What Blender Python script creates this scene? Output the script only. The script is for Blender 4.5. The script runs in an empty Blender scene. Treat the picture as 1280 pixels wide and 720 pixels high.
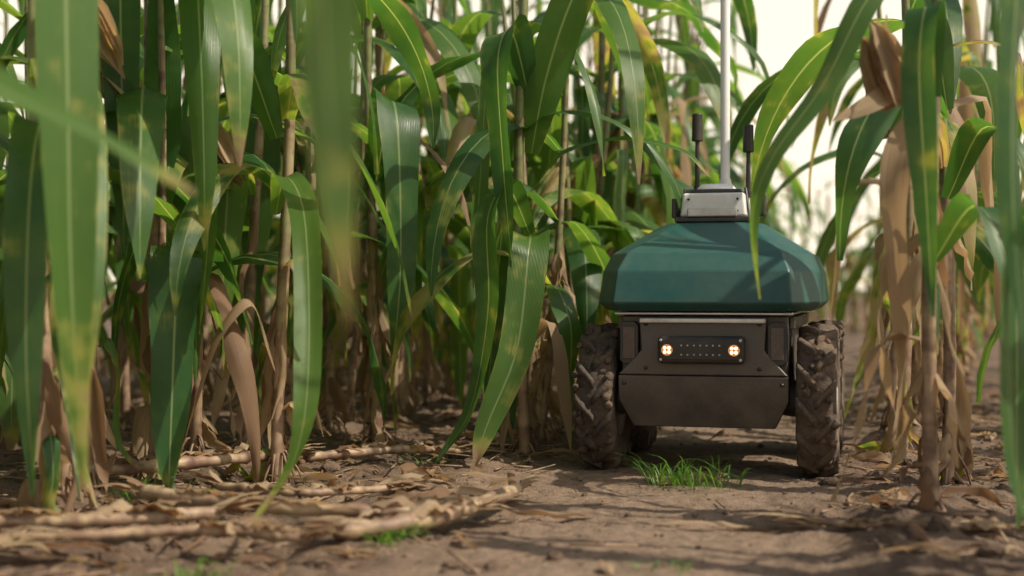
import bpy, bmesh, math, random
import numpy as np
from mathutils import Vector, Matrix, noise, Euler
R = random.Random(7)
scene = bpy.context.scene

# ------------------------------------------------------------------ helpers
def new_mat(name):
    m = bpy.data.materials.new(name); m.use_nodes = True
    nt = m.node_tree; nt.nodes.clear()
    out = nt.nodes.new('ShaderNodeOutputMaterial')
    return m, nt, out
def N(nt, t, **kw):
    n = nt.nodes.new(t)
    for k, v in kw.items():
        if k.startswith('i_'): n.inputs[k[2:].replace('_', ' ')].default_value = v
        else: setattr(n, k, v)
    return n
def L(nt, a, b): nt.links.new(a, b)
def ramp(nt, fac, stops):
    r = nt.nodes.new('ShaderNodeValToRGB')
    e = r.color_ramp.elements
    while len(e) < len(stops): e.new(0.5)
    for i, (p, c) in enumerate(stops):
        e[i].position = p; e[i].color = (c[0], c[1], c[2], 1) if not isinstance(c, float) else (c, c, c, 1)
    L(nt, fac, r.inputs[0]); return r.outputs[0]
def mixc(nt, fac, a, b, mode='MIX'):
    m = nt.nodes.new('ShaderNodeMix'); m.data_type = 'RGBA'; m.blend_type = mode
    for s, v in ((m.inputs[0], fac), (m.inputs[6], a), (m.inputs[7], b)):
        if isinstance(v, (int, float)): s.default_value = v
        elif isinstance(v, tuple): s.default_value = (v[0], v[1], v[2], 1)
        else: L(nt, v, s)
    return m.outputs[2]
def math_n(nt, op, a, b=0.0, c=0.0, clamp=False):
    m = nt.nodes.new('ShaderNodeMath'); m.operation = op; m.use_clamp = clamp
    for i, v in enumerate((a, b, c)):
        if isinstance(v, (int, float)): m.inputs[i].default_value = v
        else: L(nt, v, m.inputs[i])
    return m.outputs[0]
def noise_n(nt, scale, detail=4, rough=0.55, vec=None):
    n = nt.nodes.new('ShaderNodeTexNoise')
    n.inputs['Scale'].default_value = scale; n.inputs['Detail'].default_value = detail
    n.inputs['Roughness'].default_value = rough
    if vec is not None: L(nt, vec, n.inputs['Vector'])
    return n.outputs['Fac']

def leaf_material():
    m, nt, out = new_mat('corn_leaf')
    at = N(nt, 'ShaderNodeVertexColor', layer_name='lc')
    sep = N(nt, 'ShaderNodeSeparateColor'); L(nt, at.outputs[0], sep.inputs[0])
    dry, rnd = sep.outputs[0], sep.outputs[1]
    uv = N(nt, 'ShaderNodeUVMap', uv_map='UVMap')
    sx = N(nt, 'ShaderNodeSeparateXYZ'); L(nt, uv.outputs[0], sx.inputs[0])
    u, v = sx.outputs[0], sx.outputs[1]
    geo = N(nt, 'ShaderNodeNewGeometry')
    ce = math_n(nt, 'ABSOLUTE', math_n(nt, 'SUBTRACT', u, 0.5))
    big = noise_n(nt, 11, 2, .65, geo.outputs['Position'])
    comb = N(nt, 'ShaderNodeCombineXYZ'); L(nt, math_n(nt, 'MULTIPLY', u, 50), comb.inputs[0]); L(nt, math_n(nt, 'MULTIPLY', v, 5), comb.inputs[1]); L(nt, math_n(nt, 'MULTIPLY', rnd, 50), comb.inputs[2])
    streak = noise_n(nt, 1.0, 1, .6, comb.outputs[0])
    g = mixc(nt, rnd, (0.024, 0.088, 0.022), (0.095, 0.19, 0.030))
    g = mixc(nt, math_n(nt, 'MULTIPLY', math_n(nt, 'SUBTRACT', big, .45, clamp=True), 1.8, clamp=True), g, (0.12, 0.20, 0.035))
    g = mixc(nt, math_n(nt, 'MULTIPLY', streak, .5), g, (0.03, 0.085, 0.02))
    mr = math_n(nt, 'SUBTRACT', 1.0, math_n(nt, 'MULTIPLY', ce, 26), clamp=True)
    g = mixc(nt, math_n(nt, 'MULTIPLY', mr, .8), g, (0.30, 0.38, 0.18))
    tip = math_n(nt, 'MULTIPLY', math_n(nt, 'SUBTRACT', v, math_n(nt, 'SUBTRACT', 1.05, math_n(nt, 'MULTIPLY', rnd, .30))), 5)
    edge = math_n(nt, 'MULTIPLY', math_n(nt, 'SUBTRACT', ce, .44), 9)
    d = math_n(nt, 'ADD', math_n(nt, 'MULTIPLY', dry, 1.7), math_n(nt, 'MULTIPLY', math_n(nt, 'SUBTRACT', big, .61), 2.3))
    d = math_n(nt, 'ADD', d, math_n(nt, 'MULTIPLY', math_n(nt, 'SUBTRACT', streak, .6), .8))
    d = math_n(nt, 'ADD', d, math_n(nt, 'MAXIMUM', tip, 0.0))
    d = math_n(nt, 'ADD', d, math_n(nt, 'MULTIPLY', math_n(nt, 'MAXIMUM', edge, 0.0), .5), clamp=True)
    col = mixc(nt, ramp(nt, d, [(0.0, 0.0), (0.35, 1.0)]), g, (0.24, 0.26, 0.06))
    tan = mixc(nt, streak, (0.26, 0.165, 0.09), (0.60, 0.47, 0.30))
    tan = mixc(nt, math_n(nt, 'MULTIPLY', math_n(nt, 'SUBTRACT', rnd, .4, clamp=True), 1.5), tan, (0.20, 0.11, 0.06))
    dd = ramp(nt, d, [(0.35, 0.0), (0.75, 1.0)])
    col = mixc(nt, dd, col, tan)
    bs = N(nt, 'ShaderNodeBsdfPrincipled')
    L(nt, col, bs.inputs['Base Color'])
    L(nt, math_n(nt, 'ADD', math_n(nt, 'MULTIPLY', d, .35), math_n(nt,'ADD',.25, math_n(nt,'MULTIPLY',streak,.22))), bs.inputs['Roughness'])
    bs.inputs['Specular IOR Level'].default_value = .55
    tr = N(nt, 'ShaderNodeBsdfTranslucent')
    L(nt, mixc(nt, 1.0, col, mixc(nt, dd, (3.3, 2.8, 1.4), (1.25, 1.08, .85)), 'MULTIPLY'), tr.inputs[0])
    w = math_n(nt, 'SINE', math_n(nt, 'MULTIPLY', u, 170))
    bh = math_n(nt, 'ADD', math_n(nt, 'MULTIPLY', w, .4), math_n(nt, 'MULTIPLY', mr, 1.5))
    bp = N(nt, 'ShaderNodeBump'); bp.inputs['Strength'].default_value = .35; bp.inputs['Distance'].default_value = .0025
    L(nt, bh, bp.inputs['Height']); L(nt, bp.outputs[0], bs.inputs['Normal'])
    mx = N(nt, 'ShaderNodeMixShader'); mx.inputs[0].default_value = .42
    L(nt, bs.outputs[0], mx.inputs[1]); L(nt, tr.outputs[0], mx.inputs[2])
    L(nt, mx.outputs[0], out.inputs[0])
    return m

def stalk_material():
    m, nt, out = new_mat('corn_stalk')
    at = N(nt, 'ShaderNodeVertexColor', layer_name='lc')
    sep = N(nt, 'ShaderNodeSeparateColor'); L(nt, at.outputs[0], sep.inputs[0])
    uv = N(nt, 'ShaderNodeUVMap', uv_map='UVMap')
    mp = N(nt, 'ShaderNodeMapping'); mp.inputs['Scale'].default_value = (26, 3, 1); L(nt, uv.outputs[0], mp.inputs[0])
    st = noise_n(nt, 1.0, 2, .6, mp.outputs[0])
    geo = N(nt, 'ShaderNodeNewGeometry')
    bl = noise_n(nt, 22, 2, .65, geo.outputs['Position'])
    green = mixc(nt, st, (0.09, 0.15, 0.03), (0.24, 0.30, 0.10))
    tan = mixc(nt, st, (0.22, 0.13, 0.08), (0.58, 0.43, 0.28))
    c = mixc(nt, sep.outputs[0], green, tan)
    c = mixc(nt, sep.outputs[1], c, (0.15, 0.08, 0.05))
    c = mixc(nt, ramp(nt, bl, [(.44, 0.0), (.68, .8)]), c, (0.11, 0.06, 0.04))
    bs = N(nt, 'ShaderNodeBsdfPrincipled', i_Roughness=.55)
    L(nt, c, bs.inputs['Base Color'])
    L(nt, bs.outputs[0], out.inputs[0]); return m

MLEAF = leaf_material(); MSTALK = stalk_material()

class MB:
    def __init__(s): s.v = []; s.f = []; s.uv = []; s.c = []; s.m = []
    def face(s, idx, uvs, cols, mi):
        s.f.append(idx); s.uv.extend(uvs); s.c.extend(cols); s.m.append(mi)
    def mesh(s, name, mats, smooth=True):
        me = bpy.data.meshes.new(name); me.from_pydata([tuple(p) for p in s.v], [], s.f)
        ul = me.uv_layers.new(name='UVMap'); ul.data.foreach_set('uv', [x for p in s.uv for x in p])
        ca = me.color_attributes.new(name='lc', type='FLOAT_COLOR', domain='CORNER')
        ca.data.foreach_set('color', [x for p in s.c for x in (p[0], p[1], p[2], 1.0)])
        me.polygons.foreach_set('material_index', s.m)
        me.polygons.foreach_set('use_smooth', [smooth] * len(s.f))
        for m in mats: me.materials.append(m)
        me.update(); return me
    def arrays(s):
        return dict(v=np.array([tuple(p) for p in s.v], dtype=np.float64), li=np.array([i for f in s.f for i in f], dtype=np.int32),
                    lt=np.array([len(f) for f in s.f], dtype=np.int32), uv=np.array(s.uv, dtype=np.float32),
                    c=np.array([(p[0], p[1], p[2], 1.0) for p in s.c], dtype=np.float32), m=np.array(s.m, dtype=np.int32))

def catmull(P, n):
    P = [Vector(p) for p in P]
    Q = [P[0] * 2 - P[1]] + P + [P[-1] * 2 - P[-2]]
    out = []
    segs = len(P) - 1
    for i in range(n + 1):
        t = i / n * segs; k = min(int(t), segs - 1); t -= k
        a, b, c, d = Q[k], Q[k + 1], Q[k + 2], Q[k + 3]
        out.append(0.5 * ((2 * b) + (c - a) * t + (2 * a - 5 * b + 4 * c - d) * t * t + (3 * b - a - 3 * c + d) * t ** 3))
    return out

def leaf(B, P, width, rng, side=None, dry=0.0, twist=0.0, fold=.28, rip=.10, n=20, flat0=.35, rnd=None):
    pts = catmull(P, n)
    if rnd is None: rnd = rng.random()
    T0 = (pts[1] - pts[0]).normalized()
    if side is None:
        side = T0.cross(Vector((0, 0, 1)))
        if side.length < .05: side = Vector((rng.uniform(-1, 1), rng.uniform(-1, 1), 0))
    S = Vector(side).normalized()
    ph1, ph2 = rng.uniform(0, 6.28), rng.uniform(0, 6.28); fr = rng.uniform(12, 20)
    base = len(B.v)
    for i, p in enumerate(pts):
        t = i / n
        T = (pts[min(i + 1, n)] - pts[max(i - 1, 0)]).normalized()
        S = (S - T * S.dot(T)).normalized()
        a = twist * t ** 1.3
        S2 = Matrix.Rotation(a, 3, T) @ S
        Nn = T.cross(S2)
        if t < .3: w = flat0 + (1 - flat0) * math.sin(t / .3 * math.pi / 2)
        else: w = max(0.03, (1 - ((t - .3) / .7) ** 2.1)) ** .8
        w *= width * .5
        for u in (-1, -.5, 0, .5, 1):
            r = rip * width * (abs(u) ** 1.5) * math.sin(fr * t + (ph1 if u > 0 else ph2)) * min(1, t * 4) * (1.1 - t * .5)
            f = fold * (1 - .4 * t)
            B.v.append(p + S2 * (u * w * math.cos(f)) + Nn * (abs(u) ** 1.3 * w * math.sin(f) * 1.0 + r))
    for i in range(n):
        for k in range(4):
            a = base + i * 5 + k
            u0, u1 = k / 4, (k + 1) / 4; v0, v1 = i / n, (i + 1) / n
            B.face((a, a + 1, a + 6, a + 5), [(u0, v0), (u1, v0), (u1, v1), (u0, v1)], [(dry, rnd, 0)] * 4, 0)

def tube(B, pts, rad, cols, mi=1, ns=8, vs=1.0):
    base = len(B.v); n = len(pts)
    T = (pts[1] - pts[0]).normalized()
    S = T.orthogonal().normalized(); acc = 0; vv = []
    for i, p in enumerate(pts):
        T = (pts[min(i + 1, n - 1)] - pts[max(i - 1, 0)])
        T = T.normalized() if T.length > 0 else Vector((0, 0, 1))
        S = (S - T * S.dot(T)).normalized(); U = T.cross(S)
        if i: acc += (p - pts[i - 1]).length
        vv.append(acc * vs)
        for k in range(ns):
            a = 2 * math.pi * k / ns
            B.v.append(p + (S * math.cos(a) + U * math.sin(a)) * rad[i])
    for i in range(n - 1):
        for k in range(ns):
            a = base + i * ns + k; b = base + i * ns + (k + 1) % ns
            B.face((a, b, b + ns, a + ns), [(k / ns, vv[i]), ((k + 1) / ns, vv[i]), ((k + 1) / ns, vv[i + 1]), (k / ns, vv[i + 1])],
                   [cols[i], cols[i], cols[i + 1], cols[i + 1]], mi)
    B.face(tuple(base + (n - 1) * ns + k for k in range(ns)), [(0, 0)] * ns, [cols[-1]] * ns, mi)
    B.face(tuple(base + k for k in reversed(range(ns))), [(0, 0)] * ns, [cols[0]] * ns, mi)

def ear(B, p0, d, rng, length=.21, rad=.025, dry=1.0):
    d = Vector(d).normalized(); S = d.orthogonal().normalized(); U = d.cross(S)
    for k in range(8):
        a = k * 2.4 + rng.random(); off = S * math.cos(a) + U * math.sin(a)
        P = []
        for i in range(6):
            t = i / 5
            r = rad * (math.sin(math.pi * min(1, .12 + t * .80)) ** .6) * .92
            if t > .95: r = rad * rng.uniform(.2, 1.3)
            P.append(Vector(p0) + d * length * (t * rng.uniform(.92, 1.06)) + off * r)
        leaf(B, P, rad * 2.3, rng, side=d.cross(off), dry=dry * rng.uniform(.6, 1), fold=-.75, rip=.06, n=8, flat0=.6, rnd=rng.uniform(0, .4))
    core = [Vector(p0) + d * length * t for t in (0, .1, .3, .5, .7, .85, 1)]
    tube(B, core, [rad * x for x in (.4, .8, .95, .9, .7, .45, .1)], [(1, 0, 0)] * 7, 1, 8)

def stalk(B, x, y, h, rng, lean=(0, 0), r0=.0145):
    nodes = []; z = 0.0; k = 0
    pts, rad, cols = [], [], []
    w1, w2 = rng.uniform(0, 6), rng.uniform(0, 6)
    def pos(z):
        return Vector((x + lean[0] * z + .014 * (math.sin(z * 3 + w1) - math.sin(w1)), y + lean[1] * z + .014 * (math.sin(z * 2.6 + w2) - math.sin(w2)), z))
    while z < h:
        il = min(.07 + .04 * k, .19) * rng.uniform(.85, 1.1)
        r = r0 * (1 - .55 * z / h)
        dn = 1.0 if z < .25 else max(0.0, min(1, rng.gauss(.95 - z * .7, .35)))
        c = (dn, rng.uniform(0, .6), 0); cd = (dn, .7, 0)
        pts += [pos(z), pos(z + .008), pos(z + .02), pos(z + il * .35), pos(z + il * .8), pos(z + il * .95)]
        rad += [r * 1.06, r * 1.14, r * 1.0, r * 1.05, r * 1.03, r * 1.02]
        cols += [c, cd, c, (dn, rng.uniform(0, .3), 0), c, c]
        nodes.append((pos(z), z, il)); z += il; k += 1
    pts.append(pos(z)); rad.append(r * .6); cols.append(c)
    pts[0] = pts[0] - Vector((0, 0, .03))
    tube(B, pts, rad, cols, 1, 8, 3)
    for i in range(11):
        a = rng.uniform(0, 6.28); o = Vector((math.cos(a), math.sin(a), 0)); q = rng.uniform(.03, .075)
        p = pos(rng.uniform(.02, .075))
        pp = [p + o * .008, p + o * q * .55 - Vector((0, 0, .01)), Vector((p.x, p.y, 0)) + o * q - Vector((0, 0, .02))]
        tube(B, catmull(pp, 3), [.004, .0036, .003, .0025], [(1, .6, 0)] * 4, 1, 4)
    for i in range(rng.randint(5, 9)):
        a = rng.uniform(0, 6.28); o = Vector((math.cos(a), math.sin(a), 0)); z0 = rng.uniform(.10, .65); ln = rng.uniform(.12, .34)
        z1 = max(.015, z0 - ln); f = rng.uniform(.01, .07)
        P = [pos(z0) + o * r0, pos((z0 * 2 + z1) / 3) + o * (r0 + f * .6), pos((z0 + z1 * 2) / 3) + o * (r0 + f * .8) + Vector((rng.gauss(0, .012), rng.gauss(0, .012), 0)), pos(z1) + o * (r0 + f) + Vector((rng.gauss(0, .02), rng.gauss(0, .02), 0))]
        leaf(B, P, rng.uniform(.018, .05), rng, dry=1, twist=rng.uniform(-2.5, 2.5), fold=.7, rip=.25, n=9, rnd=rng.uniform(.1, 1))
    return nodes, pos

def auto_leaves(B, nodes, rng, phi, zmin=.30, zmax=9, skip=0.0, nn=14, topskip=.66, dryp=.10):
    for i, (p, z, il) in enumerate(nodes):
        if i < 2 or z > zmax: continue
        if rng.random() < (skip if z < 1.1 else max(skip, topskip)): continue
        a = phi + (math.pi if i % 2 else 0) + rng.gauss(0, .4)
        o = Vector((math.cos(a), math.sin(a), 0)); top = p + Vector((0, 0, il * .9)) + o * .01
        if z < zmin:
            ln = rng.uniform(.25, .5); b = rng.uniform(-.6, .6)
            o2 = Matrix.Rotation(b, 3, 'Z') @ o; zz = top.z
            P = [top, top + o2 * .03 + Vector((0, 0, .015)), top + o2 * .05 + Vector((0, 0, -.06)),
                 Vector((top.x, top.y, max(.03, zz - ln * .55))) + o2 * .05 + Vector((rng.gauss(0, .025), rng.gauss(0, .025), 0)),
                 Vector((top.x, top.y, max(.012, zz - ln))) + o2 * rng.uniform(.02, .12) + Vector((rng.gauss(0, .04), rng.gauss(0, .04), 0))]
            leaf(B, P, rng.uniform(.03, .065), rng, dry=rng.uniform(.2, 1), twist=rng.uniform(-3, 3), fold=.7, rip=.22, n=13)
            continue
        rep = 2 if (z < 1.1 and rng.random() < .42) else 1
        for q_ in range(rep):
            if q_: o = Matrix.Rotation(rng.uniform(1.2, 2.4), 3, 'Z') @ o
            ln = rng.uniform(.62, 1.05) * (1 if z < 1.5 else .7)
            wd = rng.uniform(.070, .125)
            p0 = math.radians(rng.uniform(55, 82)); pe = math.radians(rng.uniform(80, 94)); kk = rng.uniform(.32, .75)
            P = [top]; cur = top.copy(); m = 8; turn = rng.gauss(0, .5)
            brk = rng.random() < .35; bt = rng.uniform(.15, .45)
            for j in range(m):
                t = (j + .5) / m
                pit = p0 - (p0 + pe) * (t ** kk)
                if brk and t > bt: pit = -math.radians(86)
                oo = Matrix.Rotation(turn * t, 3, 'Z') @ o
                cur = cur + (oo * math.cos(pit) + Vector((0, 0, math.sin(pit)))) * (ln / m)
                if cur.z < .02: cur.z = .02
                P.append(cur.copy())
            dr = 0.0
            if rng.random() < dryp: dr = rng.uniform(.25, 1)
            elif z < .7: dr = max(0, rng.gauss(.03, .15))
            leaf(B, P, wd * (1 - .5 * min(dr, 1)), rng, dry=min(dr, 1), twist=rng.gauss(0, .8 + dr), fold=rng.uniform(.12, .4) + .4 * dr, rip=rng.uniform(.05, .14) + .1 * dr, n=nn)

def tassel(B, p, rng):
    for i in range(5):
        a = rng.uniform(0, 6.28); o = Vector((math.cos(a), math.sin(a), 0)) * rng.uniform(.02, .12)
        tube(B, catmull([p, p + o * .5 + Vector((0, 0, .12)), p + o * 1.5 + Vector((0, 0, .2))], 3), [.003, .004, .003, .001], [(1, 0, 0)] * 4, 1, 4)

def make_variant(seed, dryp):
    rng = random.Random(seed); B = MB(); h = rng.uniform(1.65, 2.0)
    nodes, pos = stalk(B, 0, 0, h, rng, (rng.gauss(0, .04), rng.gauss(0, .04)), rng.uniform(.011, .0145))
    auto_leaves(B, nodes, rng, rng.uniform(-.3, .3), rng.uniform(.15, .36) + dryp * .3, skip=.03, dryp=dryp)
    if seed % 3 == 0:
        i = min(range(len(nodes)), key=lambda k: abs(nodes[k][1] - rng.uniform(.8, 1.05)))
        a = rng.uniform(0, 6.28); p = nodes[i][0]
        ear(B, p + Vector((math.cos(a), math.sin(a), 0)) * .015, (math.cos(a) * .45, math.sin(a) * .45, rng.choice([1, 1, -.5])), rng, rad=.021, dry=rng.choice([1, .6, .3]))
    tassel(B, pos(h), rng)
    return B.arrays()

# ------------------------------------------------------------------ layout
YAW = math.radians(14.5)
C = Vector((.4775, 3.54, 0)); RV = Vector((math.cos(YAW), -math.sin(YAW), 0)); UV_ = Vector((math.sin(YAW), math.cos(YAW), 0))
def loc(lx, ly, z=0): return C + RV * lx + UV_ * ly + Vector((0, 0, z))
def to_local(x, y):
    d = Vector((x, y, 0)) - C; return d.dot(RV), d.dot(UV_)

# ------------------------------------------------------------------ ground
def pathf(x, y):
    lx, ly = to_local(x, y)
    path = max(0.0, 1 - (abs(lx + .02) / .42) ** 4) if ly > -.6 else 0
    if ly <= -.2:
        cx = max(0.0, 1 - (abs(x - .28 + (3.2 - y) * .12) / .42) ** 3); path = max(path, cx)
    return path
def gheight(x, y):
    lx, ly = to_local(x, y)
    path = pathf(x, y)
    rough = 1 - .72 * path
    h = .022 * noise.fractal(Vector((x * 3.2, y * 3.2, 0)), 1.0, 2.0, 3) * rough
    h += .016 * noise.fractal(Vector((x * 14, y * 14, 3)), .9, 2.0, 3) * rough
    h += .006 * noise.fractal(Vector((x * 50, y * 50, 7)), .9, 2.0, 2) * (rough * .8 + .2)
    for r in (-1.2, -.5, .5, 1.22):
        if ly > -1.3: h += .018 * math.exp(-((lx - r) / .1) ** 2)
    for r in (-.26, .26):
        if ly > -.1: h -= .010 * math.exp(-((lx - r) / .055) ** 2)
    return h
def axis(a, b, step, lo, hi, g):
    xs = []; x = a
    while x < b: xs.append(x); x += step
    s = step; x = xs[-1]
    while x < hi: s *= g; x += s; xs.append(x)
    s = step; x = a; pre = []
    while x > lo: s *= g; x -= s; pre.append(x)
    return pre[::-1] + xs
XS = axis(-1.7, 2.0, .0145, -500, 500, 1.16); YS = axis(1.6, 6.0, .016, -500, 700, 1.13)
gv = []; gp = []
for y in YS:
    for x in XS:
        far = abs(x) > 15 or y > 22 or y < -10
        gv.append((x, y, 0 if far else gheight(x, y))); gp.append(0.0 if far else pathf(x, y))
nx = len(XS)
gf = [(j * nx + i, j * nx + i + 1, (j + 1) * nx + i + 1, (j + 1) * nx + i) for j in range(len(YS) - 1) for i in range(nx - 1)]
me = bpy.data.meshes.new('ground'); me.from_pydata(gv, [], gf); me.polygons.foreach_set('use_smooth', [True] * len(gf))
fa = me.attributes.new('trodden', 'FLOAT', 'POINT'); fa.data.foreach_set('value', gp)
ground = bpy.data.objects.new('ground', me); scene.collection.objects.link(ground)
m, nt, out = new_mat('soil')
geo = N(nt, 'ShaderNodeNewGeometry'); P_ = geo.outputs['Position']
pa = N(nt, 'ShaderNodeAttribute', attribute_name='trodden')
n1 = noise_n(nt, 2.2, 3, .6, P_); n2 = noise_n(nt, 35, 4, .7, P_); n3 = noise_n(nt, 220, 2, .6, P_); n4 = noise_n(nt, 9, 3, .65, P_)
c = mixc(nt, ramp(nt, n1, [(.35, 0.0), (.65, 1.0)]), (0.110, 0.070, 0.045), (0.195, 0.132, 0.088))
c = mixc(nt, math_n(nt, 'MULTIPLY', pa.outputs['Fac'], math_n(nt, 'ADD', .35, n1)), c, (0.27, 0.19, 0.13))
c = mixc(nt, ramp(nt, n2, [(.35, 0.0), (.7, 1.0)]), mixc(nt, 1.0, c, (.5, .47, .44), 'MULTIPLY'), c)
c = mixc(nt, ramp(nt, n4, [(.5, 0.0), (.75, .5)]), c, (0.29, 0.205, 0.14))
c = mixc(nt, ramp(nt, n3, [(.62, 0.0), (.75, .5)]), c, (0.35, 0.26, 0.18))
bs = N(nt, 'ShaderNodeBsdfPrincipled', i_Roughness=.9); L(nt, c, bs.inputs['Base Color'])
bp = N(nt, 'ShaderNodeBump', i_Strength=.9, i_Distance=.014)
L(nt, math_n(nt, 'ADD', n2, math_n(nt, 'MULTIPLY', n3, .35)), bp.inputs['Height']); L(nt, bp.outputs[0], bs.inputs['Normal']); L(nt, bs.outputs[0], out.inputs[0])
me.materials.append(m); MSOIL = m

# ------------------------------------------------------------------ corn field (one joined mesh)
greenv = [make_variant(s, .08) for s in range(20, 32)]
dryv = [make_variant(s, .6) for s in range(40, 46)]
acc = dict(v=[], li=[], lt=[], uv=[], c=[], m=[]); voff = 0; cnt = 0
def place(p, s, dryprob):
    global voff, cnt
    A = R.choice(dryv) if R.random() < dryprob else R.choice(greenv)
    z = gheight(p.x, p.y) - .005
    M = np.array(Euler((R.gauss(0, .04), R.gauss(0, .04), R.uniform(0, 6.28))).to_matrix())
    v = (A['v'] * s) @ M.T + np.array([p.x, p.y, z])
    acc['v'].append(v); acc['li'].append(A['li'] + voff); voff += len(v)
    for k in ('lt', 'uv', 'c', 'm'): acc[k].append(A[k])
    cnt += 1
rows = [(-.5, .22, 11, .19), (-1.2, -.95, 11, .19), (-1.92, -1.5, 11, .24), (-2.64, -1.6, 11, .30), (-3.4, -1.7, 11, .34), (-4.2, -1.7, 10, .4),
        (.5, .75, 11, .34), (1.22, -2.6, 3.0, .55), (1.22, 3.4, 10, 1.1)]
taken = [(-.55, 3.33), (-.82, 3.33), (-.90, 2.76), (.03, 3.72), (.80, 2.71), (-.38, 4.0)]
for lx, y0, y1, sp in rows:
    ly = y0
    while ly < y1:
        l2 = lx; s = R.uniform(.88, 1.08)
        if ly > 1.5 and abs(lx) < .6: l2 = lx + (-.08 if lx < 0 else .32) * min(1, (ly - 1.5) / 2)
        p = loc(l2 + R.gauss(0, .035), ly)
        if ly > 4.5: s *= .85
        dp = (.18 if lx < 0 else .5) + (.25 if ly > 1.5 else 0)
        ly += sp * R.uniform(.75, 1.3) * (1 if ly < 5 else 1.5)
        if any((p.x - a) ** 2 + (p.y - b) ** 2 < .012 for a, b in taken): continue
        place(p, s, dp)
for i in range(80):   # headland plants closing the row
    place(loc(R.uniform(-2.0, 5.0), R.uniform(10.5, 14.0)), R.uniform(.62, .85), .65)
V = np.concatenate(acc['v']); LI = np.concatenate(acc['li']); LT = np.concatenate(acc['lt']); UVs = np.concatenate(acc['uv']); CC = np.concatenate(acc['c']); MI = np.concatenate(acc['m'])
me = bpy.data.meshes.new('corn_field'); me.vertices.add(len(V)); me.vertices.foreach_set('co', V.astype(np.float32).ravel())
me.loops.add(len(LI)); me.loops.foreach_set('vertex_index', LI)
me.polygons.add(len(LT)); ls = np.concatenate([[0], np.cumsum(LT)[:-1]]).astype(np.int32); me.polygons.foreach_set('loop_start', ls)
me.polygons.foreach_set('material_index', MI); me.polygons.foreach_set('use_smooth', np.ones(len(LT), dtype=bool))
me.update(calc_edges=True)
ul = me.uv_layers.new(name='UVMap'); ul.data.foreach_set('uv', UVs.ravel())
ca = me.color_attributes.new(name='lc', type='FLOAT_COLOR', domain='CORNER'); ca.data.foreach_set('color', CC.ravel())
me.materials.append(MLEAF); me.materials.append(MSTALK); me.validate()
scene.collection.objects.link(bpy.data.objects.new('corn_field', me))
print('plants', cnt, 'faces', len(LT))

# ------------------------------------------------------------------ hero plants
def hero(x, y, h, leaves=(), ears=(), seed=1, autoz=None, zmin=.3, phi=0, lean=(0, 0), r0=.0150, skip=.1, dryp=.08):
    rng = random.Random(seed); B = MB()
    nodes, pos = stalk(B, x, y, h, rng, lean, r0)
    for lf in leaves:
        P, w = lf[0], lf[1]; kw = dict(lf[2]) if len(lf) > 2 else {}
        leaf(B, P, w, rng, **{**dict(n=26, rip=.08, fold=.25), **kw})
    for p0, d, ln, dr in ears: ear(B, p0, d, rng, ln, dry=dr)
    if autoz:
        nn = [q for q in nodes if autoz[0] <= q[1] <= autoz[1]]
        auto_leaves(B, nodes[:2] + nn, rng, phi, zmin, skip=skip, nn=20, dryp=dryp)
    tassel(B, pos(h), rng)
    o = bpy.data.objects.new('corn_plant', B.mesh('corn_plant', [MLEAF, MSTALK])); scene.collection.objects.link(o)
    return o
X = (1, 0, 0)
hero(-.90, 2.76, 2.1, [
    ([(-.9, 2.75, 1.08), (-.82, 2.5, 1.26), (-.72, 2.27, 1.16), (-.685, 2.19, .8), (-.675, 2.18, .45), (-.66, 2.2, .14)], .112, dict(side=X, dry=.05, rnd=.75)),
    ([(-.9, 2.76, .62), (-.86, 2.6, .75), (-.83, 2.45, .62), (-.82, 2.4, .35), (-.80, 2.38, .10)], .09, dict(side=X, rnd=.2, twist=.6)),
], seed=3, autoz=(0, 2), phi=1.9)
hero(-.75, 1.50, 2.1, [([(-.75, 1.5, .70), (-.65, 1.5, .72), (-.54, 1.5, .66), (-.44, 1.5, .61), (-.335, 1.5, .55)], .055, dict(side=(0, 1, .6), rnd=.8))], seed=4, autoz=(1.2, 3), phi=2.2)
hero(-.66, 1.10, 2.1, [([(-.65, 1.12, .76), (-.47, 1.15, .99), (-.27, 1.15, 1.0), (-.165, 1.15, .83), (-.15, 1.15, .63), (-.132, 1.15, .42)], .085, dict(side=(0, 1, .0), twist=-1.7, dry=.04, rnd=.85))],
     seed=5, autoz=(1.3, 3), phi=2.4)
hero(-.55, 3.33, 2.15, [
    ([(-.55, 3.31, .62), (-.51, 3.2, .70), (-.44, 3.02, .60), (-.40, 2.8, .30), (-.40, 2.6, .13), (-.45, 2.35, .03)], .065, dict(side=(1, .5, 0), dry=.06, rnd=.9, twist=.9, rip=.12)),
    ([(-.55, 3.33, .80), (-.62, 3.25, 1.0), (-.66, 3.15, .92), (-.66, 3.1, .6), (-.67, 3.05, .35)], .10, dict(side=X, rnd=.3)),
    ([(-.55, 3.33, .25), (-.6, 3.25, .42), (-.68, 3.2, .3), (-.74, 3.15, .05)], .04, dict(side=(0, 1, 0), dry=1, twist=1)),
], seed=6, autoz=(0, 2), phi=2.6, zmin=.5)
hero(-.82, 3.33, 2.1, [
    ([(-.82, 3.32, .68), (-.80, 3.25, .95), (-.79, 3.2, 1.25)], .09, dict(side=X, rnd=.1)),
    ([(-.82, 3.32, .7), (-.90, 3.2, .92), (-.95, 3.1, .8), (-.96, 3.05, .5), (-.95, 3.02, .2)], .11, dict(side=X, rnd=.3)),
], seed=7, autoz=(0, 2), phi=.4, zmin=.45)
hero(-.38, 4.0, 2.1, [([(-.38, 3.98, .75), (-.33, 3.85, .95), (-.30, 3.75, .85), (-.29, 3.7, .5), (-.31, 3.68, .25)], .12, dict(side=X, rnd=.15))], seed=8, autoz=(0, 2), phi=1.2, zmin=.4)
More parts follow.
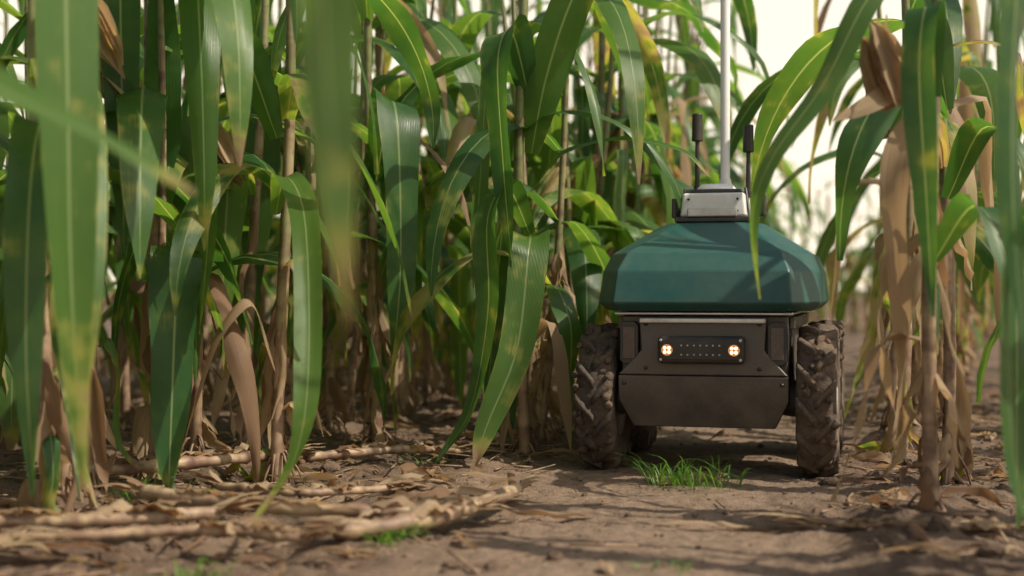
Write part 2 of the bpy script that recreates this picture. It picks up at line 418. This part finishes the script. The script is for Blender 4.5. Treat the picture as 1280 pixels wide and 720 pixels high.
hero(.035, 3.72, 2.2, [
    ([(.05, 3.7, .92), (.0, 3.62, 1.10), (-.035, 3.55, 1.02), (-.022, 3.52, .76), (-.0, 3.5, .50)], .105, dict(side=X, rnd=.1, fold=.3)),
    ([(.05, 3.7, .58), (-.01, 3.58, .70), (-.06, 3.5, .62), (-.058, 3.48, .4), (-.10, 3.45, .16), (-.18, 3.45, .03)], .085, dict(side=X, rnd=.3)),
    ([(.05, 3.7, .48), (.048, 3.6, .575), (.04, 3.5, .52), (.012, 3.45, .3), (-.06, 3.42, .12), (-.09, 3.4, .02)], .10, dict(side=X, rnd=.85, dry=.12, rip=.12)),
    ([(.05, 3.71, .80), (.09, 3.66, 1.0), (.16, 3.62, 1.2), (.25, 3.6, 1.32), (.35, 3.6, 1.2)], .11, dict(side=(.7, 0, -.5), rnd=.6)),
    ([(.05, 3.71, .70), (.14, 3.69, .80), (.28, 3.66, .83), (.42, 3.6, .80), (.5, 3.58, .73)], .045, dict(side=(0, 1, .3), rnd=.7)),
    ([(.04, 3.7, .3), (.10, 3.66, .36), (.13, 3.62, .2), (.15, 3.6, .04)], .045, dict(side=X, dry=1, twist=2)),
], seed=9, autoz=(0, 2.2), phi=2.9, zmin=.4, skip=.45)
hero(.80, 2.71, 2.15, [
    ([(.79, 2.7, .98), (.73, 2.65, 1.06), (.645, 2.6, .97), (.565, 2.58, .82), (.468, 2.56, .684), (.43, 2.55, .57), (.446, 2.55, .43)], .055, dict(side=(.3, .9, .5), twist=1.1, rnd=.6)),
    ([(.80, 2.70, .84), (.745, 2.66, .835), (.66, 2.62, .79), (.585, 2.6, .755)], .045, dict(side=(0, .5, 1), dry=1, rnd=.1)),
    ([(.80, 2.70, .75), (.76, 2.6, .96), (.73, 2.55, .85), (.735, 2.52, .6), (.74, 2.5, .4)], .07, dict(side=X, rnd=.1)),
    ([(.80, 2.70, .5), (.85, 2.6, .60), (.88, 2.5, .45), (.87, 2.45, .2), (.86, 2.42, .04)], .08, dict(side=X, rnd=.2)),
    ([(.78, 2.72, .80), (.735, 2.7, .70), (.73, 2.7, .5), (.75, 2.7, .3), (.72, 2.7, .12)], .06, dict(side=X, dry=.9, rnd=.4, twist=2.2, rip=.2)),
    ([(.78, 2.72, .55), (.72, 2.74, .48), (.71, 2.75, .35), (.74, 2.74, .2)], .05, dict(side=X, dry=.9, rnd=.3, twist=-2.2, rip=.2)),
    ([(.80, 2.72, .35), (.70, 2.70, .34), (.66, 2.68, .2), (.60, 2.66, .05)], .045, dict(side=X, dry=.9, rnd=.6, twist=1.2, rip=.2)),
], [((.72, 2.66, .79), (-.35, -.1, 1), .16, .98)], seed=10, autoz=(1.5, 2.2), phi=.5, zmin=.42, skip=.5, dryp=.3)
hero(.97, 2.2, 2.15, [
    ([(.95, 2.2, .95), (.86, 2.18, 1.10), (.775, 2.15, .98), (.745, 2.12, .65), (.76, 2.1, .28)], .105, dict(side=X, rnd=.05)),
    ([(.95, 2.2, .45), (.85, 2.15, .55), (.745, 2.12, .47), (.735, 2.08, .2), (.76, 2.03, .05)], .075, dict(side=X, rnd=.25)),
], seed=11, autoz=(1.3, 2.2), phi=2.0)
hero(.985, 3.22, 2.1, [
    ([(.98, 3.2, .85), (.93, 3.15, 1.02), (.86, 3.1, .92), (.84, 3.08, .6), (.85, 3.06, .35)], .09, dict(side=X, rnd=.35)),
    ([(.98, 3.2, .65), (1.03, 3.1, .80), (1.08, 3.0, .7), (1.09, 2.98, .4), (1.08, 2.95, .15)], .09, dict(side=X, rnd=.15)),
    ([(.97, 3.2, .5), (.92, 3.2, .5), (.88, 3.2, .35), (.86, 3.2, .12)], .05, dict(side=X, dry=1, twist=2, rip=.2)),
], [((.955, 3.2, .72), (-.3, -.1, .9), .18, 1.0)], seed=14, autoz=(0, .9), phi=.3, zmin=.6, skip=.2, dryp=.4)
hero(1.03, 3.75, 2.0, [], [((1.0, 3.73, .85), (-.3, -.1, .9), .18, 1.0)], seed=15, autoz=(0, .75), phi=1.4, zmin=.6, skip=.2, dryp=.45)

# ------------------------------------------------------------------ litter
def mk(name, B, mats):
    o = bpy.data.objects.new(name, B.mesh(name, mats)); scene.collection.objects.link(o); return o
def fallen(pts, r, seed, dn=1.0):
    rng = random.Random(seed); B = MB(); P = catmull(pts, 40)
    P = [p + Vector((rng.gauss(0, .0015), rng.gauss(0, .0015), rng.gauss(0, .001))) for p in P]
    rad = [r * (1.18 if i % 11 == 0 else rng.uniform(.80, 1.06)) * (1 - .2 * i / 40) for i in range(41)]
    rad[0] *= .6
    cols = [(dn * rng.uniform(.8, 1), .9 if i % 11 == 0 else min(1, max(0, .25 + .4 * math.sin(i * .5 + seed) + rng.gauss(0, .15))), 0) for i in range(41)]
    cols[0] = (1, 1, 0)
    tube(B, P, rad, cols, 1, 9, 4)
    d0 = (P[0] - P[2]).normalized(); d = (P[-1] - P[-2]).normalized()
    for q0, dd_ in ((P[-1], d), (P[0], d0)):
        for i in range(9):
            q = q0 + Vector((rng.uniform(-.01, .01), rng.uniform(-.01, .01), rng.uniform(-.005, .01)))
            e = q + dd_ * rng.uniform(.03, .12) + Vector((rng.uniform(-.04, .04), rng.uniform(-.04, .04), rng.uniform(-.01, .02)))
            leaf(B, [q - dd_ * .02, (q + e) / 2 + Vector((0, 0, .008)), e], .018, rng, dry=1, n=6)
    for i in range(6):
        k = rng.randint(3, 32); q = P[k] + Vector((0, 0, r * .8)); s = Vector((-d.y, d.x, 0)) * rng.uniform(-.05, .05)
        leaf(B, [q, (P[k + 3] + Vector((0, 0, r * 1.5))) + s * .4, P[min(40, k + 7)] + s + Vector((0, 0, rng.uniform(0, .02)))], rng.uniform(.015, .04), rng, dry=1, n=8, rip=.25, twist=rng.uniform(-1, 1))
    mk('fallen_corn_stalk', B, [MLEAF, MSTALK])
fallen([(-1.05, 2.50, .045), (-.78, 2.47, .045), (-.53, 2.56, .045)], .016, 1)
fallen([(-.95, 3.05, .055), (-.75, 3.15, .06), (-.55, 3.38, .055)], .017, 2)
fallen([(-.72, 2.74, .06), (-.45, 2.60, .05), (-.2, 2.58, .045), (-.06, 2.68, .04)], .014, 3)
fallen([(-.30, 2.40, .04), (-.16, 2.50, .04), (-.08, 2.66, .04), (.01, 2.92, .035)], .018, 4)
fallen([(-.5, 3.45, .04), (-.3, 3.6, .04), (-.12, 3.62, .035)], .012, 5)
fallen([(.55, 2.62, .02), (.7, 2.56, .02), (.9, 2.5, .03)], .008, 6)
fallen([(-.75, 2.34, .04), (-.5, 2.38, .045), (-.33, 2.31, .04)], .011, 7)
fallen([(-.62, 2.95, .04), (-.42, 2.85, .04), (-.25, 2.98, .03)], .010, 8)

rng = random.Random(91); B = MB()
def litter_xy():
    while True:
        y = rng.uniform(2.0, 8.0); x = rng.uniform(-1.6, 2.2)
        if y > 4.5 and rng.random() < .5: continue
        lx, ly = to_local(x, y)
        onpath = (abs(lx) < .36 and ly > -.5) or (ly <= -.3 and abs(x - .25) < .33)
        if onpath and rng.random() < .87: continue
        return x, y
for i in range(850):
    x, y = litter_xy(); z = gheight(x, y) + .005; a = rng.uniform(0, 6.28); ln = rng.uniform(.04, .22)
    d = Vector((math.cos(a), math.sin(a), 0)); s = Vector((-d.y, d.x, 0)) * rng.uniform(-.3, .3) * ln
    p0 = Vector((x, y, z))
    leaf(B, [p0, p0 + d * ln * .5 + s + Vector((0, 0, rng.uniform(0, .025))), p0 + d * ln + Vector((0, 0, rng.uniform(-.003, .015)))],
         rng.uniform(.007, .028), rng, dry=1, twist=rng.uniform(-2.5, 2.5), fold=rng.uniform(-.8, .8), rip=.25, n=8, rnd=rng.uniform(.25, 1.1))
mk('dry_leaf_litter', B, [MLEAF, MSTALK])
B = MB()
for i in range(2200):
    x, y = litter_xy(); z = gheight(x, y) + .004; a = rng.uniform(0, 6.28); ln = rng.uniform(.02, .13)
    d = Vector((math.cos(a), math.sin(a), rng.uniform(-.05, .12))) * ln; p0 = Vector((x, y, z)); r = rng.uniform(.0008, .003)
    tube(B, [p0, p0 + d * .5, p0 + d], [r, r, r * .7], [(1, rng.uniform(0, .9), 0)] * 3, 1, 4)
mk('straw_litter', B, [MLEAF, MSTALK])
bmc = bmesh.new(); bmesh.ops.create_icosphere(bmc, subdivisions=2, radius=1); iv = [v.co.copy() for v in bmc.verts]; fi = [tuple(v.index for v in f.verts) for f in bmc.faces]; bmc.free()
vs, fs = [], []
for i in range(3600):
    y = rng.uniform(1.95, 6.5); x = rng.uniform(-1.5, 2.0); lx, ly = to_local(x, y)
    onp = (abs(lx) < .4 and ly > -.5) or (ly <= -.3 and abs(x - .25) < .4)
    s = rng.paretovariate(2.2) * .004 * (.7 if onp else 1.0)
    if onp and rng.random() < .4: continue
    s = min(s, .022); sc = Vector((rng.uniform(.7, 1.3), rng.uniform(.7, 1.3), rng.uniform(.5, .9))) * s
    o = Vector((x, y, gheight(x, y) + s * .15)); b = len(vs); rot = rng.uniform(0, 6.28); M = Matrix.Rotation(rot, 3, 'Z')
    for v in iv:
        q = v * (1 + .45 * noise.noise(v * 1.6 + Vector((i, 0, 0))))
        vs.append(tuple(o + M @ Vector((q.x * sc.x, q.y * sc.y, q.z * sc.z))))
    fs += [tuple(b + k for k in f) for f in fi]
me = bpy.data.meshes.new('soil_clods'); me.from_pydata(vs, [], fs); me.materials.append(MSOIL)
o = bpy.data.objects.new('soil_clods', me); scene.collection.objects.link(o)

def grass_mat():
    m, nt, out = new_mat('grass_blade')
    at = N(nt, 'ShaderNodeVertexColor', layer_name='lc'); sep = N(nt, 'ShaderNodeSeparateColor'); L(nt, at.outputs[0], sep.inputs[0])
    c = mixc(nt, sep.outputs[1], (0.05, 0.15, 0.02), (0.15, 0.27, 0.04))
    bs = N(nt, 'ShaderNodeBsdfPrincipled', i_Roughness=.45); L(nt, c, bs.inputs['Base Color'])
    tr = N(nt, 'ShaderNodeBsdfTranslucent'); L(nt, mixc(nt, 1.0, c, (2, 2, 1.2), 'MULTIPLY'), tr.inputs[0])
    mx = N(nt, 'ShaderNodeMixShader'); mx.inputs[0].default_value = .4
    L(nt, bs.outputs[0], mx.inputs[1]); L(nt, tr.outputs[0], mx.inputs[2]); L(nt, mx.outputs[0], out.inputs[0]); return m
MG = grass_mat()
def tuft(x, y, n, rad, h, seed):
    rng = random.Random(seed); B = MB()
    for i in range(n):
        a = rng.uniform(0, 6.28); q = rad * rng.random() ** .6
        bx, by = x + math.cos(a) * q * .8, y + math.sin(a) * q * .8; p = Vector((bx, by, gheight(bx, by)))
        a2 = a + rng.gauss(0, .8); o = Vector((math.cos(a2), math.sin(a2), 0)); hh = h * rng.uniform(.3, 1)
        leaf(B, [p, p + o * hh * .4 + Vector((0, 0, hh * .6)), p + o * hh * rng.uniform(.7, 1.5) + Vector((0, 0, hh * rng.uniform(.2, .9)))], rng.uniform(.002, .0045), rng, n=6, rip=0)
    mk('grass_tuft', B, [MG, MG])
tuft(.42, 3.24, 90, .14, .08, 1); tuft(.36, 3.24, 40, .06, .11, 2); tuft(-.21, 2.45, 70, .08, .05, 3)
tuft(-.78, 3.0, 60, .09, .05, 4); tuft(-.68, 2.95, 50, .07, .045, 5); tuft(-.25, 3.6, 40, .06, .05, 6); tuft(.24, 2.25, 22, .06, .03, 7); tuft(-.5, 2.2, 40, .08, .05, 8)

# ------------------------------------------------------------------ robot
robot = bpy.data.objects.new('field_robot', None); scene.collection.objects.link(robot)
robot.location = C + Vector((0.014, 0, -.004)); robot.rotation_euler = (0, 0, -YAW)
def simple(name, col, rough=.5, metal=0.0, dust=.25, dustcol=(.22, .16, .11), spec=.5, bump=.0, sc=14):
    m, nt, out = new_mat(name)
    tc = N(nt, 'ShaderNodeTexCoord'); o = tc.outputs['Object']
    a = noise_n(nt, sc, 4, .65, o); b = noise_n(nt, sc * 9, 3, .6, o)
    d = math_n(nt, 'MULTIPLY', ramp(nt, math_n(nt, 'ADD', math_n(nt, 'MULTIPLY', a, .75), math_n(nt, 'MULTIPLY', b, .25)), [(.38, 0.0), (.68, 1.0)]), dust)
    c = mixc(nt, d, col, dustcol)
    bs = N(nt, 'ShaderNodeBsdfPrincipled', i_Metallic=metal); L(nt, c, bs.inputs['Base Color'])
    L(nt, math_n(nt, 'ADD', math_n(nt, 'MULTIPLY', d, .5), rough, clamp=True), bs.inputs['Roughness']); bs.inputs['Specular IOR Level'].default_value = spec
    if bump:
        bp = N(nt, 'ShaderNodeBump', i_Strength=bump, i_Distance=.003); L(nt, b, bp.inputs['Height']); L(nt, bp.outputs[0], bs.inputs['Normal'])
    L(nt, bs.outputs[0], out.inputs[0]); return m
MGREEN = simple('teal_cover_paint', (.010, .070, .060), .36, dust=.35, dustcol=(.10, .135, .11), sc=7)
MCHAS = simple('dark_chassis_metal', (.085, .077, .07), .40, .35, dust=.6, dustcol=(.19, .145, .105))
MBLK = simple('black_plastic', (.012, .012, .013), .38, dust=.2)
MGREY = simple('white_housing', (.72, .72, .70), .4, .0, dust=.3)
MSIL = simple('aluminium_rim', (.6, .58, .55), .35, .6, dust=.4)
MWHT = simple('white_mast', (.8, .8, .78), .35, dust=.1)
MTYRE = simple('muddy_rubber', (.04, .03, .024), .75, dust=1.0, dustcol=(.20, .14, .095), bump=1, sc=10)
def emis(name, col, s):
    m, nt, out = new_mat(name); e = N(nt, 'ShaderNodeEmission', i_Strength=s); e.inputs[0].default_value = (*col, 1); L(nt, e.outputs[0], out.inputs[0]); return m
MLAMP = emis('lamp_led', (1, .70, .40), 4); MAMB = emis('lamp_reflector_glow', (1, .40, .13), .6)

def part(name, me, mat, bevel=0, smooth=True, seg=3, ang=35, parent=None):
    o = bpy.data.objects.new(name, me); scene.collection.objects.link(o); o.parent = parent or robot
    me.materials.append(mat)
    if smooth: me.polygons.foreach_set('use_smooth', [True] * len(me.polygons))
    if bevel:
        b = o.modifiers.new('b', 'BEVEL'); b.width = bevel; b.segments = seg; b.limit_method = 'ANGLE'; b.angle_limit = math.radians(ang)
    if smooth:
        w = o.modifiers.new('w', 'WEIGHTED_NORMAL'); w.keep_sharp = True
    return o
def box(name, c, s, mat, bevel=.003, taper=None):
    bm = bmesh.new(); bmesh.ops.create_cube(bm, size=1)
    for v in bm.verts:
        if taper and v.co.z > 0: v.co.x *= taper[0]; v.co.y *= taper[1]
        v.co = Vector((v.co.x * s[0] + c[0], v.co.y * s[1] + c[1], v.co.z * s[2] + c[2]))
    me = bpy.data.meshes.new(name); bm.to_mesh(me); bm.free(); return part(name, me, mat, bevel)
def cyl(name, a, b, r, mat, r2=None, ns=24, bevel=.001):
    a, b = Vector(a), Vector(b); bm = bmesh.new()
    bmesh.ops.create_cone(bm, cap_ends=True, segments=ns, radius1=r, radius2=r if r2 is None else r2, depth=(b - a).length)
    M = Matrix.Translation((a + b) / 2) @ (b - a).to_track_quat('Z', 'Y').to_matrix().to_4x4()
    bm.transform(M); me = bpy.data.meshes.new(name); bm.to_mesh(me); bm.free(); return part(name, me, mat, bevel, ang=50)
def prism_xz(name, poly, y0, y1, mat, bevel=.004):
    bm = bmesh.new(); f = [bm.verts.new((x, y0, z)) for x, z in poly]; k = [bm.verts.new((x, y1, z)) for x, z in poly]; n = len(poly)
    bm.faces.new(f); bm.faces.new(k[::-1])
    for i in range(n): bm.faces.new((f[i], k[i], k[(i + 1) % n], f[(i + 1) % n]))
    bmesh.ops.recalc_face_normals(bm, faces=bm.faces); me = bpy.data.meshes.new(name); bm.to_mesh(me); bm.free(); return part(name, me, mat, bevel)

prism_xz('chassis', [(-.20, .388), (.20, .388), (.20, .17), (.165, .13), (-.165, .13), (-.20, .17)], -.118, .60, MCHAS, .006)
prism_xz('nose_plate', [(-.152, .384), (.152, .384), (.147, .305), (.203, .245), (-.203, .245), (-.147, .305)], -.152, -.121, MCHAS, .004)
bm = bmesh.new()
fr = [(-.203, -.152, .2435), (.203, -.152, .2435), (.203, -.146, .185), (.17, -.118, .118), (-.17, -.118, .118), (-.203, -.146, .185)]
A = [bm.verts.new(p) for p in fr]; Bk = [bm.verts.new((p[0], -.09 if p[2] > .15 else -.085, p[2])) for p in fr]
bm.faces.new((A[0], A[1], A[2], A[5])); bm.faces.new((A[5], A[2], A[3], A[4])); bm.faces.new(Bk[::-1])
for i in range(6): bm.faces.new((A[i], Bk[i], Bk[(i + 1) % 6], A[(i + 1) % 6]))
bmesh.ops.recalc_face_normals(bm, faces=bm.faces); me = bpy.data.meshes.new('lower_guard'); bm.to_mesh(me); bm.free(); part('lower_guard', me, MCHAS, .003)
box('rim_plate', (0, .2, .3925), (.425, .70, .006), MSIL, .002)
box('upper_lip', (0, -.157, .376), (.30, .012, .012), MSIL, .003)
box('side_rail', (.208, .24, .37), (.014, .66, .03), MCHAS, .003)
box('side_rail_2', (-.208, .24, .37), (.014, .66, .03), MCHAS, .003)
box('headlight_bar', (0, -.168, .307), (.205, .034, .066), MBLK, .010)
box('headlight_window', (0, -.1862, .307), (.185, .004, .046), simple('lamp_glass', (.02, .02, .022), .12, dust=.1), .0015)
for sx in (-1, 1):
    cyl('lamp_reflector', (sx * .079, -.187, .307), (sx * .079, -.1895, .307), .0135, MAMB, ns=20, bevel=0)
    for an in range(4):
        aa = math.pi / 4 + an * math.pi / 2; cx_, cz_ = sx * .079 + .007 * math.cos(aa), .307 + .007 * math.sin(aa)
        cyl('lamp_led', (cx_, -.187, cz_), (cx_, -.1915, cz_), .0038, MLAMP, ns=12, bevel=0)
    for zz in (.284, .33): cyl('bar_bolt', (sx * .094, -.184, zz), (sx * .094, -.188, zz), .0035, MSIL, ns=10, bevel=0)
    w, h = .023, .052; k = .010; cx = sx * .177
    prism_xz('reflector_frame', [(cx - w + k, .322 - h), (cx + w - k, .322 - h), (cx + w, .322 - h + k), (cx + w, .322 + h - k), (cx + w - k, .322 + h), (cx - w + k, .322 + h), (cx - w, .322 + h - k), (cx - w, .322 - h + k)], -.150, -.119, MBLK, .003)
    box('reflector', (cx, -.1515, .322), (.030, .004, .078), simple('amber_smoked', (.07, .045, .035), .2, dust=.3), .0015)
    for x_, z_ in ((.135, .368), (.135, .262), (.188, .225)):
        cyl('bolt', (sx * x_, -.145, z_), (sx * x_, -.1575, z_), .0048, MBLK, ns=8, bevel=0)
for i in range(7):
    cyl('led_dot', (-.045 + i * .015, -.187, .318), (-.045 + i * .015, -.1895, .318), .0022, MSIL, ns=8, bevel=0)
    cyl('led_dot', (-.045 + i * .015, -.187, .296), (-.045 + i * .015, -.1895, .296), .0022, MSIL, ns=8, bevel=0)
def ring(hx, yf, yb, ch, cf, z):
    return [(-hx + ch, yf, z), (hx - ch, yf, z), (hx, yf + cf, z), (hx, yb - cf, z), (hx - ch, yb, z), (-hx + ch, yb, z), (-hx, yb - cf, z), (-hx, yf + cf, z)]
RG = [ring(.254, -.158, .66, .055, .13, .3985), ring(.272, -.180, .68, .06, .14, .418), ring(.265, -.160, .67, .06, .14, .495), ring(.246, -.122, .64, .06, .13, .540), ring(.130, .03, .52, .04, .05, .614), ring(.118, .045, .50, .04, .05, .619)]
bm = bmesh.new(); vr = [[bm.verts.new(p) for p in r] for r in RG]
for a, b in zip(vr, vr[1:]):
    for i in range(8): bm.faces.new((a[i], a[(i + 1) % 8], b[(i + 1) % 8], b[i]))
bm.faces.new(vr[-1]); bm.faces.new(vr[0][::-1]); bmesh.ops.recalc_face_normals(bm, faces=bm.faces)
me = bpy.data.meshes.new('cover'); bm.to_mesh(me); bm.free(); part('cover', me, MGREEN, .005, seg=2, ang=9)
box('module_base', (0, .16, .627), (.19, .21, .014), MBLK, .004)
box('module_box', (0, .16, .666), (.170, .17, .062), MGREY, .008, taper=(.92, .92))
box('module_front_panel', (0, .062, .645), (.125, .02, .022), MSIL, .004)
box('module_lid', (0, .16, .702), (.15, .15, .010), MBLK, .004, taper=(.9, .9))
cyl('gps_dome', (0, .16, .707), (0, .16, .722), .055, MWHT, r2=.04, bevel=.004)
box('side_camera', (.110, .17, .668), (.03, .06, .058), MBLK, .005)
box('side_bracket', (-.100, .13, .658), (.012, .10, .05), MBLK, .003)
cyl('left_handle', (-.092, .09, .63), (-.077, .13, .71), .004, MBLK, ns=10)
cyl('right_handle', (.092, .09, .63), (.077, .13, .71), .004, MBLK, ns=10)
for sx in (-1, 1):
    for zz in (.65, .68): cyl('module_bolt', (sx * .062, .09, zz), (sx * .062, .070, zz), .003, MBLK, ns=8, bevel=0)
def antenna(x, y, z0, zt):
    cyl('antenna_base', (x, y, z0), (x, y, z0 + .02), .009, MBLK); cyl('antenna_rod', (x, y, z0), (x, y, zt - .07), .0065, MBLK, r2=.0055, ns=12)
    cyl('antenna_tip', (x, y, zt - .072), (x, y, zt), .0145, MBLK, r2=.0135, ns=16, bevel=.003)
antenna(-.050, .16, .70, .908); antenna(.078, .20, .69, .880)
cyl('mast_collar', (.018, .20, .705), (.018, .20, .74), .020, MGREY, r2=.015); cyl('mast', (.018, .20, .70), (.018, .20, 1.75), .0125, MWHT)
cyl('mast_head', (.018, .20, 1.75), (.018, .20, 1.79), .03, MWHT, r2=.025)
def wheel(cx, cy, seed):
    rng = random.Random(seed); bm = bmesh.new(); rr, W = .172, .045
    prof = [(-W * .75, .095), (-W, .11), (-W * 1.06, .135), (-W * .98, .157), (-W * .8, .168), (-W * .4, .173), (0, .174), (W * .4, .173), (W * .8, .168), (W * .98, .157), (W * 1.06, .135), (W, .11), (W * .75, .095)]
    ns = 110; vr = []
    for k in range(ns):
        a = 2 * math.pi * k / ns; row = []
        for x, r in prof:
            q = Vector((x, r * math.cos(a), r * math.sin(a))); nn = noise.fractal(q * 26 + Vector((seed * 7, 0, 0)), 1, 2, 3)
            r2 = r + .006 * nn; row.append(bm.verts.new((cx + x * (1 + .04 * nn), cy + r2 * math.cos(a), .18 + r2 * math.sin(a))))
        vr.append(row)
    for k in range(ns):
        for i in range(len(prof) - 1): bm.faces.new((vr[k][i], vr[k][i + 1], vr[(k + 1) % ns][i + 1], vr[(k + 1) % ns][i]))
    nl = 13
    for s in (-1, 1):
        for k in range(nl):
            a0 = 2 * math.pi * (k + (.5 if s > 0 else 0)) / nl; secs = []
            wob = rng.uniform(-.003, .001)
            for j in range(6):
                t = j / 5; x = s * (-.06 + 1.10 * t) * W; a = a0 + .30 * t * -1; rt = .187 - .004 * t * t + wob; rb = .160 if t < .9 else .145
                if t > .95: rt = .176
                hw = .062 + .024 * t
                jj = lambda: rng.uniform(-.002, .0015)
                secs.append([bm.verts.new((cx + x, cy + r * math.cos(a + da), .18 + r * math.sin(a + da))) for r, da in ((rb, -hw * 1.25), (rt + jj(), -hw * .75), (rt + jj(), hw * .75), (rb, hw * 1.25))])
            for p, q in zip(secs, secs[1:]):
                for i in range(3): bm.faces.new((p[i], p[i + 1], q[i + 1], q[i]))
            bm.faces.new(secs[0]); bm.faces.new(secs[-1][::-1])
    bmesh.ops.recalc_face_normals(bm, faces=bm.faces); me = bpy.data.meshes.new('tyre'); bm.to_mesh(me); bm.free()
    part('tyre', me, MTYRE, 0)
    s = 1 if cx > 0 else -1
    cyl('wheel_rim', (cx - s * .038, cy, .18), (cx + s * .032, cy, .18), .10, MCHAS, ns=32, bevel=.004)
    cyl('wheel_hub', (cx + s * .03, cy, .18), (cx + s * .046, cy, .18), .045, MSIL, r2=.035, bevel=.004)
    for i in range(5):
        a = i * 1.2566; cyl('wheel_nut', (cx + s * .030, cy + .065 * math.cos(a), .18 + .065 * math.sin(a)), (cx + s * .039, cy + .065 * math.cos(a), .18 + .065 * math.sin(a)), .007, MSIL, ns=6, bevel=0)
    cyl('drive_motor', (s * .15, cy, .19), (cx - s * .03, cy, .18), .045, MCHAS)
    bm = bmesh.new()
    for i in range(90):
        a = rng.uniform(0, 6.28); x = rng.uniform(-1, 1) * W; s_ = rng.uniform(.004, .013); r = .168 + rng.uniform(0, .006)
        g = bmesh.ops.create_icosphere(bm, subdivisions=2, radius=s_, matrix=Matrix.Translation((cx + x, cy + r * math.cos(a), .18 + r * math.sin(a))))
        for v in g['verts']: v.co += Vector((1, 1, 1)) * s_ * .5 * noise.noise(v.co * 90)
    me = bpy.data.meshes.new('mud'); bm.to_mesh(me); bm.free(); part('mud', me, MTYRE, 0)
wheel(-.262, 0, 1); wheel(.266, 0, 2); wheel(-.262, .46, 3); wheel(.266, .46, 4)

# ------------------------------------------------------------------ light
az, el = math.radians(112), math.radians(50)
sd = Vector((math.sin(az) * math.cos(el), math.cos(az) * math.cos(el), math.sin(el)))
w = bpy.data.worlds.new('World'); scene.world = w; w.use_nodes = True; nt = w.node_tree
bg = nt.nodes['Background']; sky = nt.nodes.new('ShaderNodeTexSky'); sky.sky_type = 'NISHITA'; sky.sun_disc = False
sky.sun_elevation = el; sky.sun_rotation = az; sky.dust_density = 5; sky.air_density = 1.0
# warm white haze glow painted into the low sky, adding light, strongest at horizon
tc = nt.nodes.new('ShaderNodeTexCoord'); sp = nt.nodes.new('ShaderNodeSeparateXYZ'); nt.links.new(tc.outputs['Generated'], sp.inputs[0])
haze_glow = ramp(nt, sp.outputs[2], [(0.0, .95), (.20, .8), (.36, .0)])
skc = mixc(nt, haze_glow, sky.outputs[0], (12.0, 10.7, 8.5))
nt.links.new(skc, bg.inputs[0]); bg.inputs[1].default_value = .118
sl = bpy.data.lights.new('sun', 'SUN'); sl.energy = 5; sl.angle = math.radians(.5); sl.color = (1, .90, .74)
so = bpy.data.objects.new('sun', sl); scene.collection.objects.link(so); so.rotation_euler = sd.to_track_quat('Z', 'Y').to_euler()

cam = bpy.data.cameras.new('camera'); co = bpy.data.objects.new('camera', cam); scene.collection.objects.link(co)
co.location = (0, 0, .45); co.rotation_euler = (math.radians(90), 0, 0); cam.lens = 50; cam.sensor_width = 36; cam.clip_end = 2000; cam.clip_start = .05
cam.dof.use_dof = True; cam.dof.focus_distance = 3.4; cam.dof.aperture_fstop = 2.0
scene.camera = co
scene.view_settings.view_transform = 'Standard'; scene.view_settings.look = 'None'; scene.view_settings.exposure = 0
